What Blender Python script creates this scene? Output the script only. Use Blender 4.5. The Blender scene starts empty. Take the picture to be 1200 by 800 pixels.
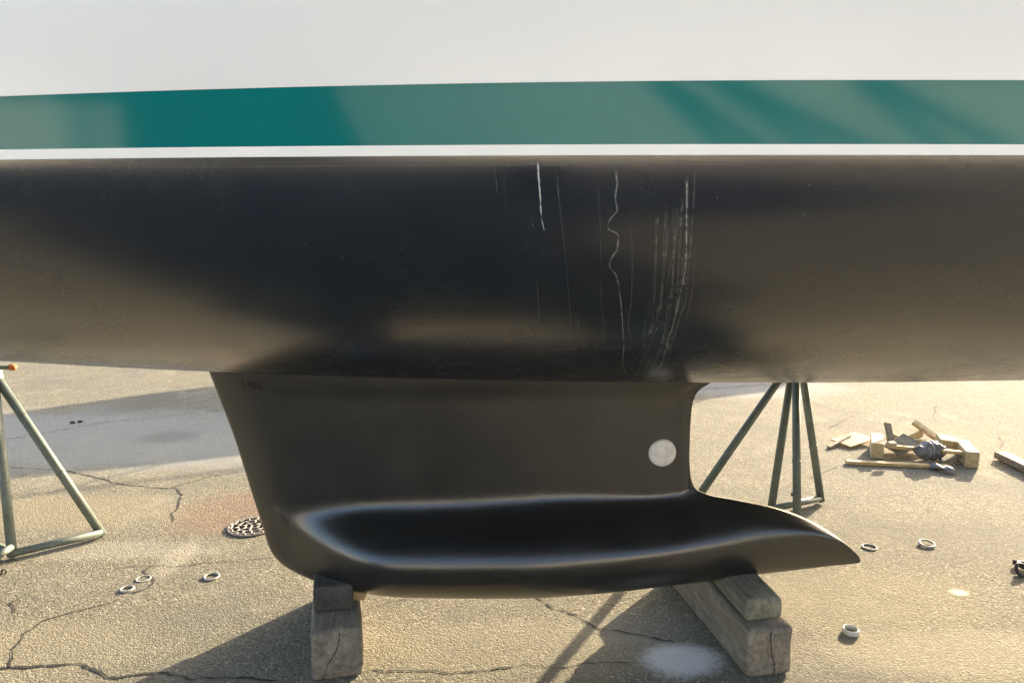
import bpy, bmesh, math, random
import numpy as np
from mathutils import Vector, Matrix, Euler
from mathutils.bvhtree import BVHTree

scene = bpy.context.scene
COL = scene.collection
R = math.radians
random.seed(7)

# ------------------------------------------------------------------ camera
H = 1.6
PITCH = R(9.2)
F = 866.7                       # focal length in pixels of the 1200 px wide photograph
cam_data = bpy.data.cameras.new('camera')
cam_data.sensor_width = 36.0
cam_data.lens = 26.0
cam_data.clip_start = 0.05
cam_data.clip_end = 2000
cam = bpy.data.objects.new('camera', cam_data)
COL.objects.link(cam)
cam.location = (0, 0, H)
cam.rotation_euler = (R(90) - PITCH, 0, 0)
scene.camera = cam

# ------------------------------------------------------------------ sky, sun, exposure
SUN_ELEV, SUN_AZ = R(17.5), R(39)          # azimuth measured from +Y towards +X
world = bpy.data.worlds.new('World')
scene.world = world
world.use_nodes = True
wn = world.node_tree
bg = wn.nodes['Background']
sky = wn.nodes.new('ShaderNodeTexSky')
sky.sky_type = 'NISHITA'
sky.sun_disc = False
sky.sun_elevation = SUN_ELEV
sky.sun_rotation = SUN_AZ
sky.air_density = 1.0
sky.dust_density = 3.0
sky.ozone_density = 0.5
wn.links.new(sky.outputs[0], bg.inputs[0])
bg.inputs[1].default_value = 0.145

sun_data = bpy.data.lights.new('sun', 'SUN')
sun_data.energy = 5.0
sun_data.angle = R(0.55)
sun_data.color = (1.0, 0.83, 0.575)
sun = bpy.data.objects.new('sun', sun_data)
COL.objects.link(sun)
SUN_DIR = Vector((math.sin(SUN_AZ) * math.cos(SUN_ELEV), math.cos(SUN_AZ) * math.cos(SUN_ELEV), math.sin(SUN_ELEV)))
sun.rotation_euler = (-SUN_DIR).to_track_quat('-Z', 'Y').to_euler()

vs = scene.view_settings
vs.view_transform = 'Standard'
vs.look = 'None'
vs.gamma = 1.0
vs.use_curve_mapping = False
vs.exposure = 1.98

# ------------------------------------------------------------------ helpers
def ray(px, py):
    """direction through a pixel of the 1200x800 photograph"""
    u, v = (px - 600) / F, (400 - py) / F
    f = Vector((0, math.cos(PITCH), -math.sin(PITCH)))
    up = Vector((0, math.sin(PITCH), math.cos(PITCH)))
    return f + up * v + Vector((1, 0, 0)) * u

ORG = Vector((0, 0, H))

def G(px, py, z=0.0):
    d = ray(px, py)
    return ORG + d * ((z - H) / d.z)

def PY(px, py, Y):
    d = ray(px, py)
    return ORG + d * (Y / d.y)

def mesh_obj(name, verts, faces, mat=None, parent=None, smooth=False):
    me = bpy.data.meshes.new(name)
    me.from_pydata([tuple(v) for v in verts], [], faces)
    me.update()
    if smooth:
        for p in me.polygons:
            p.use_smooth = True
    o = bpy.data.objects.new(name, me)
    COL.objects.link(o)
    if mat:
        me.materials.append(mat)
    if parent:
        o.parent = parent
        o.matrix_parent_inverse = parent.matrix_basis.inverted()
    return o

def bm_obj(name, bm, mat=None, parent=None, smooth=False, world=True):
    bmesh.ops.recalc_face_normals(bm, faces=bm.faces)
    me = bpy.data.meshes.new(name)
    bm.to_mesh(me)
    bm.free()
    if smooth:
        for p in me.polygons:
            p.use_smooth = True
    o = bpy.data.objects.new(name, me)
    COL.objects.link(o)
    if mat:
        me.materials.append(mat)
    if parent:
        o.parent = parent
        if world:
            o.matrix_parent_inverse = parent.matrix_basis.inverted()
    return o

def tag(o, label=None, cat=None, group=None, kind=None):
    if label: o['label'] = label
    if cat: o['category'] = cat
    if group: o['group'] = group
    if kind: o['kind'] = kind
    return o

def empty(name, loc, label, cat, group=None):
    o = bpy.data.objects.new(name, None)
    COL.objects.link(o)
    o.location = loc
    o.empty_display_size = 0.1
    return tag(o, label, cat, group)

def add_tube(bm, a, b, r0, r1=None, n=12, cap=True):
    a, b = Vector(a), Vector(b)
    if r1 is None: r1 = r0
    q = (b - a).to_track_quat('Z', 'Y')
    ra, rb = [], []
    for i in range(n):
        t = 2 * math.pi * i / n
        o = Vector((math.cos(t), math.sin(t), 0))
        ra.append(bm.verts.new(a + q @ (o * r0)))
        rb.append(bm.verts.new(b + q @ (o * r1)))
    for i in range(n):
        j = (i + 1) % n
        bm.faces.new((ra[i], ra[j], rb[j], rb[i]))
    if cap:
        bm.faces.new(ra[::-1]); bm.faces.new(rb)

def add_box(bm, sx, sy, sz, M=Matrix.Identity(4), bevel=0.0, seg=2):
    t = bmesh.new()
    bmesh.ops.create_cube(t, size=1.0)
    bmesh.ops.scale(t, vec=(sx, sy, sz), verts=t.verts)
    if bevel:
        bmesh.ops.bevel(t, geom=list(t.edges), offset=bevel, segments=seg, profile=0.6, affect='EDGES')
    bmesh.ops.transform(t, matrix=M, verts=t.verts)
    me = bpy.data.meshes.new('tmp'); t.to_mesh(me); t.free()
    bm.from_mesh(me); bpy.data.meshes.remove(me)

def loc_rot(loc, rx=0, ry=0, rz=0):
    return Matrix.Translation(loc) @ Euler((rx, ry, rz)).to_matrix().to_4x4()

def add_torus(bm, M, R0, r, n=32, m=10, squash=1.0):
    rings = []
    for i in range(n):
        a = 2 * math.pi * i / n
        ring = []
        for j in range(m):
            b = 2 * math.pi * j / m
            p = Vector(((R0 + r * math.cos(b)) * math.cos(a), (R0 + r * math.cos(b)) * math.sin(a), r * squash * math.sin(b)))
            ring.append(bm.verts.new(M @ p))
        rings.append(ring)
    for i in range(n):
        for j in range(m):
            bm.faces.new((rings[i][j], rings[(i + 1) % n][j], rings[(i + 1) % n][(j + 1) % m], rings[i][(j + 1) % m]))

def pchip(xs, ys):
    xs, ys = np.array(xs, float), np.array(ys, float)
    h = np.diff(xs); d = np.diff(ys) / h
    m = np.zeros(len(xs))
    for i in range(1, len(xs) - 1):
        if d[i - 1] * d[i] > 0:
            w1, w2 = 2 * h[i] + h[i - 1], h[i] + 2 * h[i - 1]
            m[i] = (w1 + w2) / (w1 / d[i - 1] + w2 / d[i])
    m[0], m[-1] = d[0], d[-1]
    def f(x):
        x = min(max(x, xs[0]), xs[-1])
        i = int(min(max(np.searchsorted(xs, x) - 1, 0), len(xs) - 2))
        t = (x - xs[i]) / h[i]
        return float((2*t**3 - 3*t**2 + 1) * ys[i] + (t**3 - 2*t**2 + t) * h[i] * m[i] + (-2*t**3 + 3*t**2) * ys[i + 1] + (t**3 - t**2) * h[i] * m[i + 1])
    return f

def sstep(a, b, x):
    t = min(max((x - a) / (b - a), 0), 1)
    return t * t * (3 - 2 * t)

# ------------------------------------------------------------------ materials
class NT:
    def __init__(self, name):
        self.m = bpy.data.materials.new(name)
        self.m.use_nodes = True
        self.t = self.m.node_tree
        self.b = self.t.nodes['Principled BSDF']
        self.out = self.t.nodes['Material Output']
    def n(self, kind, **kw):
        nd = self.t.nodes.new(kind)
        for k, v in kw.items():
            if k.startswith('_'):
                setattr(nd, k[1:], v)
            else:
                nd.inputs[k.replace('__', ' ')].default_value = v
        return nd
    def l(self, a, b):
        self.t.links.new(a, b)
    def coord(self, kind='Object', scale=(1, 1, 1)):
        c = self.n('ShaderNodeTexCoord')
        mp = self.n('ShaderNodeMapping')
        mp.inputs['Scale'].default_value = scale
        self.l(c.outputs[kind], mp.inputs['Vector'])
        return mp.outputs['Vector']
    def noise(self, vec, scale, detail=4, rough=0.55):
        nd = self.n('ShaderNodeTexNoise', Scale=scale, Detail=detail, Roughness=rough)
        self.l(vec, nd.inputs['Vector'])
        return nd.outputs['Fac']
    def ramp(self, fac, stops):
        r = self.n('ShaderNodeValToRGB')
        e = r.color_ramp.elements
        while len(e) < len(stops): e.new(0.5)
        for k, (p, c) in enumerate(stops):
            e[k].position = p
            e[k].color = c if len(c) == 4 else (*c, 1)
        self.l(fac, r.inputs['Fac'])
        return r.outputs['Color']
    def mix(self, fac, a, b, mode='MIX'):
        m = self.n('ShaderNodeMix', _data_type='RGBA', _blend_type=mode)
        for sock, v in ((m.inputs[0], fac), (m.inputs[6], a), (m.inputs[7], b)):
            if isinstance(v, (int, float)): sock.default_value = v
            elif isinstance(v, tuple): sock.default_value = v if len(v) == 4 else (*v, 1)
            else: self.l(v, sock)
        return m.outputs[2]
    def math(self, op, a, b=None, clamp=False):
        m = self.n('ShaderNodeMath', _operation=op, _use_clamp=clamp)
        for sock, v in ((m.inputs[0], a), (m.inputs[1], b)):
            if v is None: continue
            if isinstance(v, (int, float)): sock.default_value = v
            else: self.l(v, sock)
        return m.outputs[0]
    def bump(self, h, strength, dist, normal=None):
        b = self.n('ShaderNodeBump', Strength=strength, Distance=dist)
        self.l(h, b.inputs['Height'])
        if normal is not None: self.l(normal, b.inputs['Normal'])
        return b.outputs['Normal']
    def set(self, **kw):
        names = {'color': 'Base Color', 'rough': 'Roughness', 'normal': 'Normal', 'metal': 'Metallic', 'spec': 'Specular IOR Level', 'alpha': 'Alpha', 'coat': 'Coat Weight', 'coat_rough': 'Coat Roughness'}
        for k, v in kw.items():
            s = self.b.inputs[names[k]]
            if isinstance(v, (int, float)): s.default_value = v
            elif isinstance(v, tuple): s.default_value = (*v, 1) if len(v) == 3 else v
            else: self.l(v, s)
        return self.m

def blob(nt, vec, cx, cy, rx, ry, edge=0.35, warp=None):
    """soft elliptical mask for ground stains and painted shade, edge broken by noise"""
    s = nt.n('ShaderNodeSeparateXYZ'); nt.l(vec, s.inputs[0])
    dx = nt.math('DIVIDE', nt.math('SUBTRACT', s.outputs[0], cx), rx)
    dy = nt.math('DIVIDE', nt.math('SUBTRACT', s.outputs[1], cy), ry)
    d = nt.math('SQRT', nt.math('ADD', nt.math('MULTIPLY', dx, dx), nt.math('MULTIPLY', dy, dy)))
    if warp is not None:
        d = nt.math('ADD', d, nt.math('MULTIPLY', nt.math('SUBTRACT', warp, 0.5), 1.6))
    mr = nt.n('ShaderNodeMapRange', _interpolation_type='SMOOTHSTEP')
    nt.l(d, mr.inputs[0])
    mr.inputs[1].default_value = 1 - edge; mr.inputs[2].default_value = 1 + edge
    mr.inputs[3].default_value = 1; mr.inputs[4].default_value = 0
    return mr.outputs[0]

def mat_ground():
    t = NT('old_asphalt')
    v = t.coord()
    big = t.noise(v, 0.55, 5, 0.6)
    mid = t.noise(v, 3.2, 6, 0.65)
    grain = t.noise(v, 130, 5, 0.75)
    vor = t.n('ShaderNodeTexVoronoi', Scale=145); t.l(v, vor.inputs['Vector'])
    vor2 = t.n('ShaderNodeTexVoronoi', Scale=75); t.l(v, vor2.inputs['Vector'])
    c = t.ramp(big, [(0.3, (0.125, 0.116, 0.092)), (0.7, (0.195, 0.18, 0.138))])
    c = t.mix(t.math('MULTIPLY', t.ramp(mid, [(0.35, (0, 0, 0)), (0.75, (1, 1, 1))]), 0.35), c, (0.25, 0.22, 0.165))
    agg = t.n('ShaderNodeSeparateColor'); t.l(vor.outputs['Color'], agg.inputs[0])
    c = t.mix(0.52, c, t.ramp(agg.outputs[0], [(0.0, (0.05, 0.046, 0.038)), (0.2, (0.115, 0.105, 0.083)), (0.6, (0.19, 0.172, 0.132)), (0.9, (0.31, 0.285, 0.22)), (1.0, (0.58, 0.55, 0.45))]))
    pits = t.ramp(grain, [(0.36, (0.30, 0.28, 0.26)), (0.47, (1, 1, 1))])
    c = t.mix(1.0, c, pits, 'MULTIPLY')
    p1 = t.noise(v, 1.3, 6, 0.7)
    p2 = t.noise(v, 2.1, 7, 0.75)
    c = t.mix(t.math('MULTIPLY', t.ramp(p1, [(0.47, (0, 0, 0)), (0.60, (1, 1, 1))]), 0.5), c, (0.118, 0.116, 0.104))
    c = t.mix(t.math('MULTIPLY', t.ramp(p2, [(0.55, (0, 0, 0)), (0.68, (1, 1, 1))]), 0.45), c, (0.30, 0.28, 0.225))
    edge_n = t.math('ADD', t.math('MULTIPLY', mid, 0.6), t.math('MULTIPLY', t.noise(v, 38, 4, 0.7), 0.4))
    # stains and patches with shapes of their own, plus painted shade-band tone
    for px, py, rx, ry, col, k in STAINS_AND_SHADE:
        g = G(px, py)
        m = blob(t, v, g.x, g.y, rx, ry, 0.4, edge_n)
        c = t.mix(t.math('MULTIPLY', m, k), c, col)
    hgt = t.math('ADD', t.math('MULTIPLY', vor.outputs['Distance'], -0.7), t.math('ADD', t.math('MULTIPLY', grain, 0.9), t.math('MULTIPLY', vor2.outputs['Distance'], -0.5)))
    nrm = t.bump(hgt, 0.5, 0.008)
    nrm = t.bump(mid, 0.25, 0.02, nrm)
    return t.set(color=c, rough=0.92, normal=nrm, spec=0.12)

STAINS_AND_SHADE = [
    (110, 512, 2.6, 0.75, (0.25, 0.265, 0.27), 0.6),  # blue-grey of the shaded band, put into the ground colour
    (40, 760, 0.5, 0.2, (0.27, 0.24, 0.17), 0.35),
    (1000, 700, 0.6, 0.25, (0.26, 0.23, 0.155), 0.35),
    (600, 760, 0.6, 0.2, (0.28, 0.25, 0.18), 0.35),
    (268, 600, 0.28, 0.30, (0.20, 0.10, 0.065), 0.35),
    (70, 600, 0.7, 0.25, (0.27, 0.23, 0.145), 0.4),
    (205, 655, 0.07, 0.22, (0.30, 0.275, 0.22), 0.55),
    (120, 645, 0.5, 0.10, (0.30, 0.28, 0.235), 0.4),
    (800, 772, 0.13, 0.10, (0.62, 0.63, 0.63), 0.8),
    (760, 735, 0.20, 0.12, (0.17, 0.17, 0.16), 0.4),
    (195, 512, 0.20, 0.16, (0.12, 0.12, 0.12), 0.5),
    (1045, 625, 0.45, 0.13, (0.13, 0.12, 0.10), 0.45),
    (1125, 694, 0.04, 0.03, (0.62, 0.60, 0.50), 0.8),
    (1120, 765, 0.5, 0.16, (0.30, 0.27, 0.20), 0.5),
    (870, 452, 0.9, 0.5, (0.30, 0.30, 0.30), 0.6),
]

def mat_bottom_paint(name='black_antifouling', bumpy=0.0, r0=0.22, r1=0.30, ior=1.6, spec=1.0, tint=(0.004, 0.009, 0.019)):
    t = NT(name)
    v = t.coord()
    n1 = t.noise(v, 6, 5, 0.6)
    n2 = t.noise(v, 70, 2, 0.5)
    n3 = t.noise(v, 30, 5, 0.65)
    c = t.ramp(n1, [(0.3, tint), (0.7, tuple(x + 0.004 for x in tint))])
    vd = t.n('ShaderNodeTexVoronoi', Scale=26); t.l(v, vd.inputs['Vector'])
    dot = t.ramp(vd.outputs['Distance'], [(0.035, (1, 1, 1)), (0.06, (0, 0, 0))])
    sel = t.n('ShaderNodeSeparateColor'); t.l(vd.outputs['Color'], sel.inputs[0])
    pick = t.math('GREATER_THAN', sel.outputs[0], 0.88)
    c = t.mix(t.math('MULTIPLY', t.math('MULTIPLY', dot, pick), 0.5), c, (0.25, 0.25, 0.24))
    r = t.ramp(n1, [(0.3, (r0, r0, r0)), (0.7, (r1, r1, r1))])
    nrm = t.bump(n2, 0.06, 0.002)
    if bumpy:
        nrm = t.bump(n3, bumpy, 0.006, nrm)
    t.b.inputs['IOR'].default_value = ior
    return t.set(color=c, rough=r, normal=nrm, spec=spec)

def mat_simple(name, col, rough=0.5, metal=0.0, var=0.15, scale=8, bump=0.0, bscale=60, spec=0.5):
    t = NT(name)
    v = t.coord()
    n1 = t.noise(v, scale, 5, 0.6)
    lo = tuple(x * (1 - var) for x in col); hi = tuple(min(1, x * (1 + var)) for x in col)
    c = t.ramp(n1, [(0.3, lo), (0.7, hi)])
    kw = dict(color=c, rough=rough, metal=metal, spec=spec)
    if bump:
        kw['normal'] = t.bump(t.noise(v, bscale, 3, 0.6), bump, 0.003)
    return t.set(**kw)

def mat_wood(name, dark, light, axis=1, grey=0.3, rough=0.8):
    t = NT(name)
    sc = [9, 9, 9]; sc[axis] = 0.9
    v = t.coord('Object', tuple(sc))
    v0 = t.coord('Object')
    g = t.noise(v, 6, 6, 0.65)
    st = t.noise(v0, 7, 4, 0.6)
    fine = t.noise(v, 28, 3, 0.6)
    c = t.ramp(g, [(0.3, dark), (0.7, light)])
    c = t.mix(t.math('MULTIPLY', t.ramp(fine, [(0.55, (0, 0, 0)), (0.75, (1, 1, 1))]), 0.5), c, tuple(x * 0.4 for x in dark))
    c = t.mix(t.math('MULTIPLY', t.ramp(st, [(0.45, (0, 0, 0)), (0.7, (1, 1, 1))]), grey), c, (0.10, 0.10, 0.105))
    pale = t.ramp(t.noise(v0, 11, 5, 0.6), [(0.52, (0, 0, 0)), (0.66, (1, 1, 1))])
    c = t.mix(t.math('MULTIPLY', pale, 0.28), c, tuple(min(1, x * 1.5) for x in light))
    nrm = t.bump(g, 0.7, 0.005)
    nrm = t.bump(t.noise(v0, 60, 4, 0.7), 0.4, 0.004, nrm)
    return t.set(color=c, rough=rough, normal=nrm, spec=0.3)

M = {}
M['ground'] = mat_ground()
M['bottom'] = mat_bottom_paint()
M['keel'] = mat_bottom_paint('black_antifouling_keel', 0.14, 0.28, 0.35, 1.55, 0.92, (0.010, 0.010, 0.010))
M['white'] = mat_simple('white_gelcoat', (0.83, 0.80, 0.745), 0.22, var=0.015, scale=2)
M['stripe'] = mat_simple('white_boot_top', (0.92, 0.885, 0.81), 0.35, var=0.02)
M['green'] = mat_simple('green_boot_stripe', (0.0, 0.155, 0.148), 0.09, var=0.05, scale=4, spec=0.20)
M['anode'] = mat_simple('weathered_zinc', (0.72, 0.70, 0.67), 0.5, metal=0.1, var=0.2, scale=34, bump=0.3)
M['stand'] = mat_simple('galvanised_tube', (0.13, 0.155, 0.135), 0.55, metal=0.25, var=0.3, scale=14, bump=0.2)
def mat_stand():
    t = NT('painted_tube')
    v = t.coord()
    n1 = t.noise(v, 14, 5, 0.6)
    n2 = t.noise(v, 26, 6, 0.7)
    c = t.ramp(n1, [(0.3, (0.10, 0.125, 0.11)), (0.7, (0.17, 0.195, 0.165))])
    ru = t.ramp(n2, [(0.58, (0, 0, 0)), (0.66, (1, 1, 1))])
    c = t.mix(t.math('MULTIPLY', ru, 0.7), c, (0.13, 0.075, 0.04))
    ch = t.ramp(t.noise(v, 45, 3, 0.6), [(0.66, (0, 0, 0)), (0.70, (1, 1, 1))])
    c = t.mix(t.math('MULTIPLY', ch, 0.5), c, (0.32, 0.31, 0.27))
    return t.set(color=c, rough=0.55, metal=0.15, normal=t.bump(n2, 0.3, 0.002))
M['stand'] = mat_stand()
M['rust'] = mat_simple('orange_rust', (0.42, 0.13, 0.04), 0.8, var=0.4, scale=40, bump=0.4)
M['iron'] = mat_simple('cast_iron', (0.27, 0.235, 0.20), 0.6, metal=0.4, var=0.3, scale=30, bump=0.3)
M['pit'] = mat_simple('drain_pit', (0.03, 0.026, 0.022), 0.9)
M['crack'] = mat_simple('crack_dark', (0.020, 0.017, 0.014), 0.95, var=0.4, scale=30)  # dark colour of the flat strips laid along the cracks
M['woodgrey'] = mat_wood('weathered_timber', (0.105, 0.09, 0.07), (0.27, 0.235, 0.18), 1, 0.35)
M['woodgreen'] = mat_wood('green_stained_timber', (0.11, 0.102, 0.076), (0.255, 0.24, 0.175), 1, 0.25)
M['wooddark'] = mat_wood('dark_timber', (0.035, 0.035, 0.032), (0.085, 0.08, 0.07), 1, 0.3)
M['woodpale'] = mat_wood('pale_timber', (0.38, 0.27, 0.13), (0.60, 0.45, 0.25), 0, 0.08)
M['woodbox'] = mat_wood('sawn_timber', (0.36, 0.28, 0.16), (0.58, 0.48, 0.32), 1, 0.15)
M['plastic'] = mat_simple('grey_plastic_wrap', (0.15, 0.15, 0.16), 0.35, var=0.5, scale=25, bump=0.5, bscale=40)
M['foil'] = mat_simple('grey_sheet_metal', (0.17, 0.175, 0.18), 0.5, metal=0.2, var=0.2)
M['ring'] = mat_simple('white_plastic_ring', (0.43, 0.42, 0.385), 0.6, var=0.25)
M['deck'] = mat_simple('deck_white', (0.7, 0.7, 0.66), 0.6, var=0.05)
M['alloy'] = mat_simple('mast_alloy', (0.55, 0.55, 0.55), 0.4, metal=0.8)
M['glass'] = mat_simple('dark_window', (0.02, 0.02, 0.025), 0.1)
M['chain'] = mat_simple('dark_chain', (0.06, 0.05, 0.045), 0.6, metal=0.6)
M['mark_edge'] = mat_simple('lettering_edge', (0.045, 0.043, 0.04), 0.6)
M['mark'] = mat_simple('lettering_recess', (0.006, 0.006, 0.006), 0.6)
M['cloth'] = mat_simple('navy_cloth', (0.012, 0.014, 0.022), 0.9)
M['skin'] = mat_simple('skin', (0.45, 0.27, 0.19), 0.5)
M['hair'] = mat_simple('dark_hair', (0.012, 0.01, 0.009), 0.6)
M['blocker'] = mat_simple('sun_blocker', (0.02, 0.035, 0.06), 0.6)
M['shed'] = mat_simple('dark_boards', (0.03, 0.028, 0.025), 0.8)
M['ply'] = mat_simple('plywood_pad', (0.35, 0.25, 0.14), 0.8)

def mat_drip(name, col, cover):
    t = NT(name)
    v = t.coord()
    n = t.noise(v, 60, 4, 0.7)
    a = t.ramp(n, [(max(0, 0.62 - cover * 0.5), (0, 0, 0)), (0.72 - cover * 0.3, (1, 1, 1))])
    at = t.n('ShaderNodeAttribute', _attribute_name='soft')
    al = t.math('MULTIPLY', t.math('MULTIPLY', a, min(1, cover * 1.3)), at.outputs['Fac'])
    return t.set(color=col, rough=0.7, alpha=al, spec=0.3)

M['drip'] = mat_drip('chalky_drip', (0.62, 0.64, 0.62), 0.75)
M['drip_mid'] = mat_drip('pale_drip', (0.36, 0.37, 0.35), 0.62)
M['drip_faint'] = mat_drip('faint_drip', (0.26, 0.26, 0.245), 0.47)

# ------------------------------------------------------------------ ground
def build_ground():
    S = 400
    verts, faces = [], []
    xs = [-S, -60, -15, -6, 0, 6, 15, 60, S]
    for y in xs:
        for x in xs:
            verts.append((x, y, 0))
    n = len(xs)
    for j in range(n - 1):
        for i in range(n - 1):
            faces.append((j*n+i, j*n+i+1, (j+1)*n+i+1, (j+1)*n+i))
    g = mesh_obj('ground', verts, faces, M['ground'])
    tag(g, kind='structure')
    return g
ground = build_ground()

def crack(pts, w0, w1, seed):
    """a thin jagged crack along ground points given as photo pixels"""
    rnd = random.Random(seed)
    P = [G(*p) for p in pts]
    dense = []
    for a, b in zip(P[:-1], P[1:]):
        n = max(2, int((b - a).length / 0.018))
        for k in range(n):
            dense.append(a.lerp(b, k / n))
    dense.append(P[-1])
    N = len(dense)
    verts, faces = [], []
    wob = 0
    for i, p in enumerate(dense):
        t = (dense[min(i + 1, N - 1)] - dense[max(i - 1, 0)]).normalized()
        nrm = Vector((-t.y, t.x, 0))
        wob = wob * 0.7 + rnd.uniform(-1, 1) * 0.006
        w = 0.8 * (w0 + (w1 - w0) * i / (N - 1)) * rnd.uniform(0.3, 1.3)
        q = p + nrm * wob
        verts += [(q.x + nrm.x * w, q.y + nrm.y * w, 0.0025), (q.x - nrm.x * w * rnd.uniform(.6, 1.2), q.y - nrm.y * w, 0.0025)]
    for i in range(N - 1):
        faces.append((2*i, 2*i+1, 2*i+3, 2*i+2))
    return mesh_obj('crack', verts, faces, M['crack'], ground)

CRACKS = [
    ([(0, 783), (40, 781), (90, 779), (108, 784), (125, 794), (150, 793), (195, 789), (225, 797), (270, 792), (330, 798)], .008, .006),
    ([(8, 783), (16, 762), (28, 742), (52, 727), (70, 721), (100, 713), (138, 704)], .006, .003),
    ([(155, 695), (172, 690), (181, 683), (177, 675), (170, 668), (180, 662)], .005, .004),
    ([(25, 700), (14, 706), (20, 718)], .005, .003),
    ([(430, 784), (470, 787), (530, 789), (585, 783), (620, 779), (650, 783), (690, 776), (740, 777)], .005, .003),
    ([(622, 696), (650, 713), (672, 721), (690, 728), (702, 736), (740, 742), (790, 752)], .006, .005),
    ([(432, 713), (460, 706), (490, 700)], .003, .002),
    ([(75, 550), (115, 560), (140, 567), (180, 571), (205, 572), (212, 580), (207, 595), (199, 602), (201, 612)], .009, .006),
    ([(200, 572), (240, 560), (285, 552)], .005, .004),
    ([(0, 516), (50, 508), (120, 495), (190, 489), (262, 480)], .006, .004),
    ([(0, 547), (30, 549), (75, 552)], .005, .004),
    ([(1098, 475), (1094, 486), (1097, 494)], .007, .005),
    ([(970, 502), (985, 494), (1000, 487)], .006, .004),
    ([(195, 664), (240, 660), (320, 654)], .004, .003),
    ([(140, 665), (195, 662)], .004, .003),
    ([(950, 560), (985, 545)], .005, .003),
    ([(640, 470), (880, 452), (960, 447)], .010, .008),
    ([(1172, 525), (1176, 518), (1170, 512)], .005, .004),
]
for i, (pts, a, b) in enumerate(CRACKS):
    crack(pts, a, b, i)

# ------------------------------------------------------------------ the yacht
YC = 2.72                       # centreline of the boat (parallel to X, bow towards -X)
ZW = 1.708                      # top of the black bottom paint
BEAM = 1.47
X_BOW, X_STERN = -5.1, 5.0

def half_beam(x):
    if x < 0.4:
        return BEAM * max(0.0, 1 - ((0.4 - x) / 5.55) ** 1.9)
    return BEAM * (1 - 0.34 * ((x - 0.4) / 4.7) ** 2)

def z_bottom(x):
    z = 1.035 + 0.0105 * (x - 0.8) ** 2
    if x < -2.5: z += 0.045 * (-2.5 - x) ** 2
    if x > 2.5: z += 0.03 * (x - 2.5) ** 2
    return min(z, ZW - 0.03)

VEE = 0.20
def under_pt(x, t):
    """t 0..1 from waterline to centreline; returns offset from the centreline and z"""
    th = t * math.pi / 2
    b, D = half_beam(x), ZW - z_bottom(x)
    y = b * math.cos(th) ** 0.95
    z = ZW - (1 - VEE) * D * math.sin(th) ** 1.1 - VEE * D * (1 - y / b if b > 0 else 1)
    return y, z

def top_pt(x, z):
    b = half_beam(x)
    h = z - ZW
    fl = 0.05 + 0.28 * sstep(-1.5, -5.1, x)
    return b + fl * h - 0.02 * h * h

def z_white(x): return ZW + 0.0172
def z_green(x):
    return z_white(x) + 0.0975 + 0.0062 * min(max(x, -3), 3) - 0.0035 * min(max(x, -3), 3) ** 2
def z_sheer(x): return 2.72 + 0.014 * (x - 1.5) ** 2

stations = sorted(set([round(X_BOW + 0.2 * i, 3) for i in range(14)] + [round(-2.4 + 0.06 * i, 3) for i in range(81)] + [round(2.5 + 0.25 * i, 3) for i in range(11)]))
stations = [x for x in stations if X_BOW <= x <= X_STERN]

yacht = empty('sailing_yacht', (0, YC, 0), 'white sailing yacht with green stripe and black bottom propped on timber blocks', 'sailing yacht')

def skin(name, rows_fn, nrow, mat, smooth=True):
    """lofted strip over all stations, both sides; rows_fn(x, k) -> (offset, z)"""
    verts, faces = [], []
    for side in (-1, 1):
        base = len(verts)
        for x in stations:
            for k in range(nrow):
                y, z = rows_fn(x, k)
                verts.append((x, YC + side * max(y, 0.0), z))
        for i in range(len(stations) - 1):
            for k in range(nrow - 1):
                a = base + i * nrow + k
                f = (a, a + 1, a + nrow + 1, a + nrow)
                faces.append(f if side == 1 else f[::-1])
    o = mesh_obj(name, verts, faces, mat, yacht, smooth)
    bm = bmesh.new(); bm.from_mesh(o.data)
    bmesh.ops.remove_doubles(bm, verts=bm.verts, dist=1e-5)
    bmesh.ops.recalc_face_normals(bm, faces=bm.faces)
    bm.to_mesh(o.data); bm.free()
    return o

NU = 49
underbody = skin('underbody', lambda x, k: under_pt(x, k / (NU - 1)), NU, M['bottom'])
skin('white_stripe', lambda x, k: (top_pt(x, ZW + (z_white(x) - ZW) * k / 2) + 0.0012, ZW + (z_white(x) - ZW) * k / 2), 3, M['stripe'])
def green_row(x, k):
    z = z_white(x) + (z_green(x) - z_white(x)) * k / 6
    return top_pt(x, z), z
skin('boot_stripe', green_row, 7, M['green'])
def topside_row(x, k):
    z = z_green(x) + (z_sheer(x) - z_green(x)) * (k / 16) ** 1.3
    return top_pt(x, z) + 0.0008, z
skin('topside', topside_row, 17, M['white'])

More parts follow.
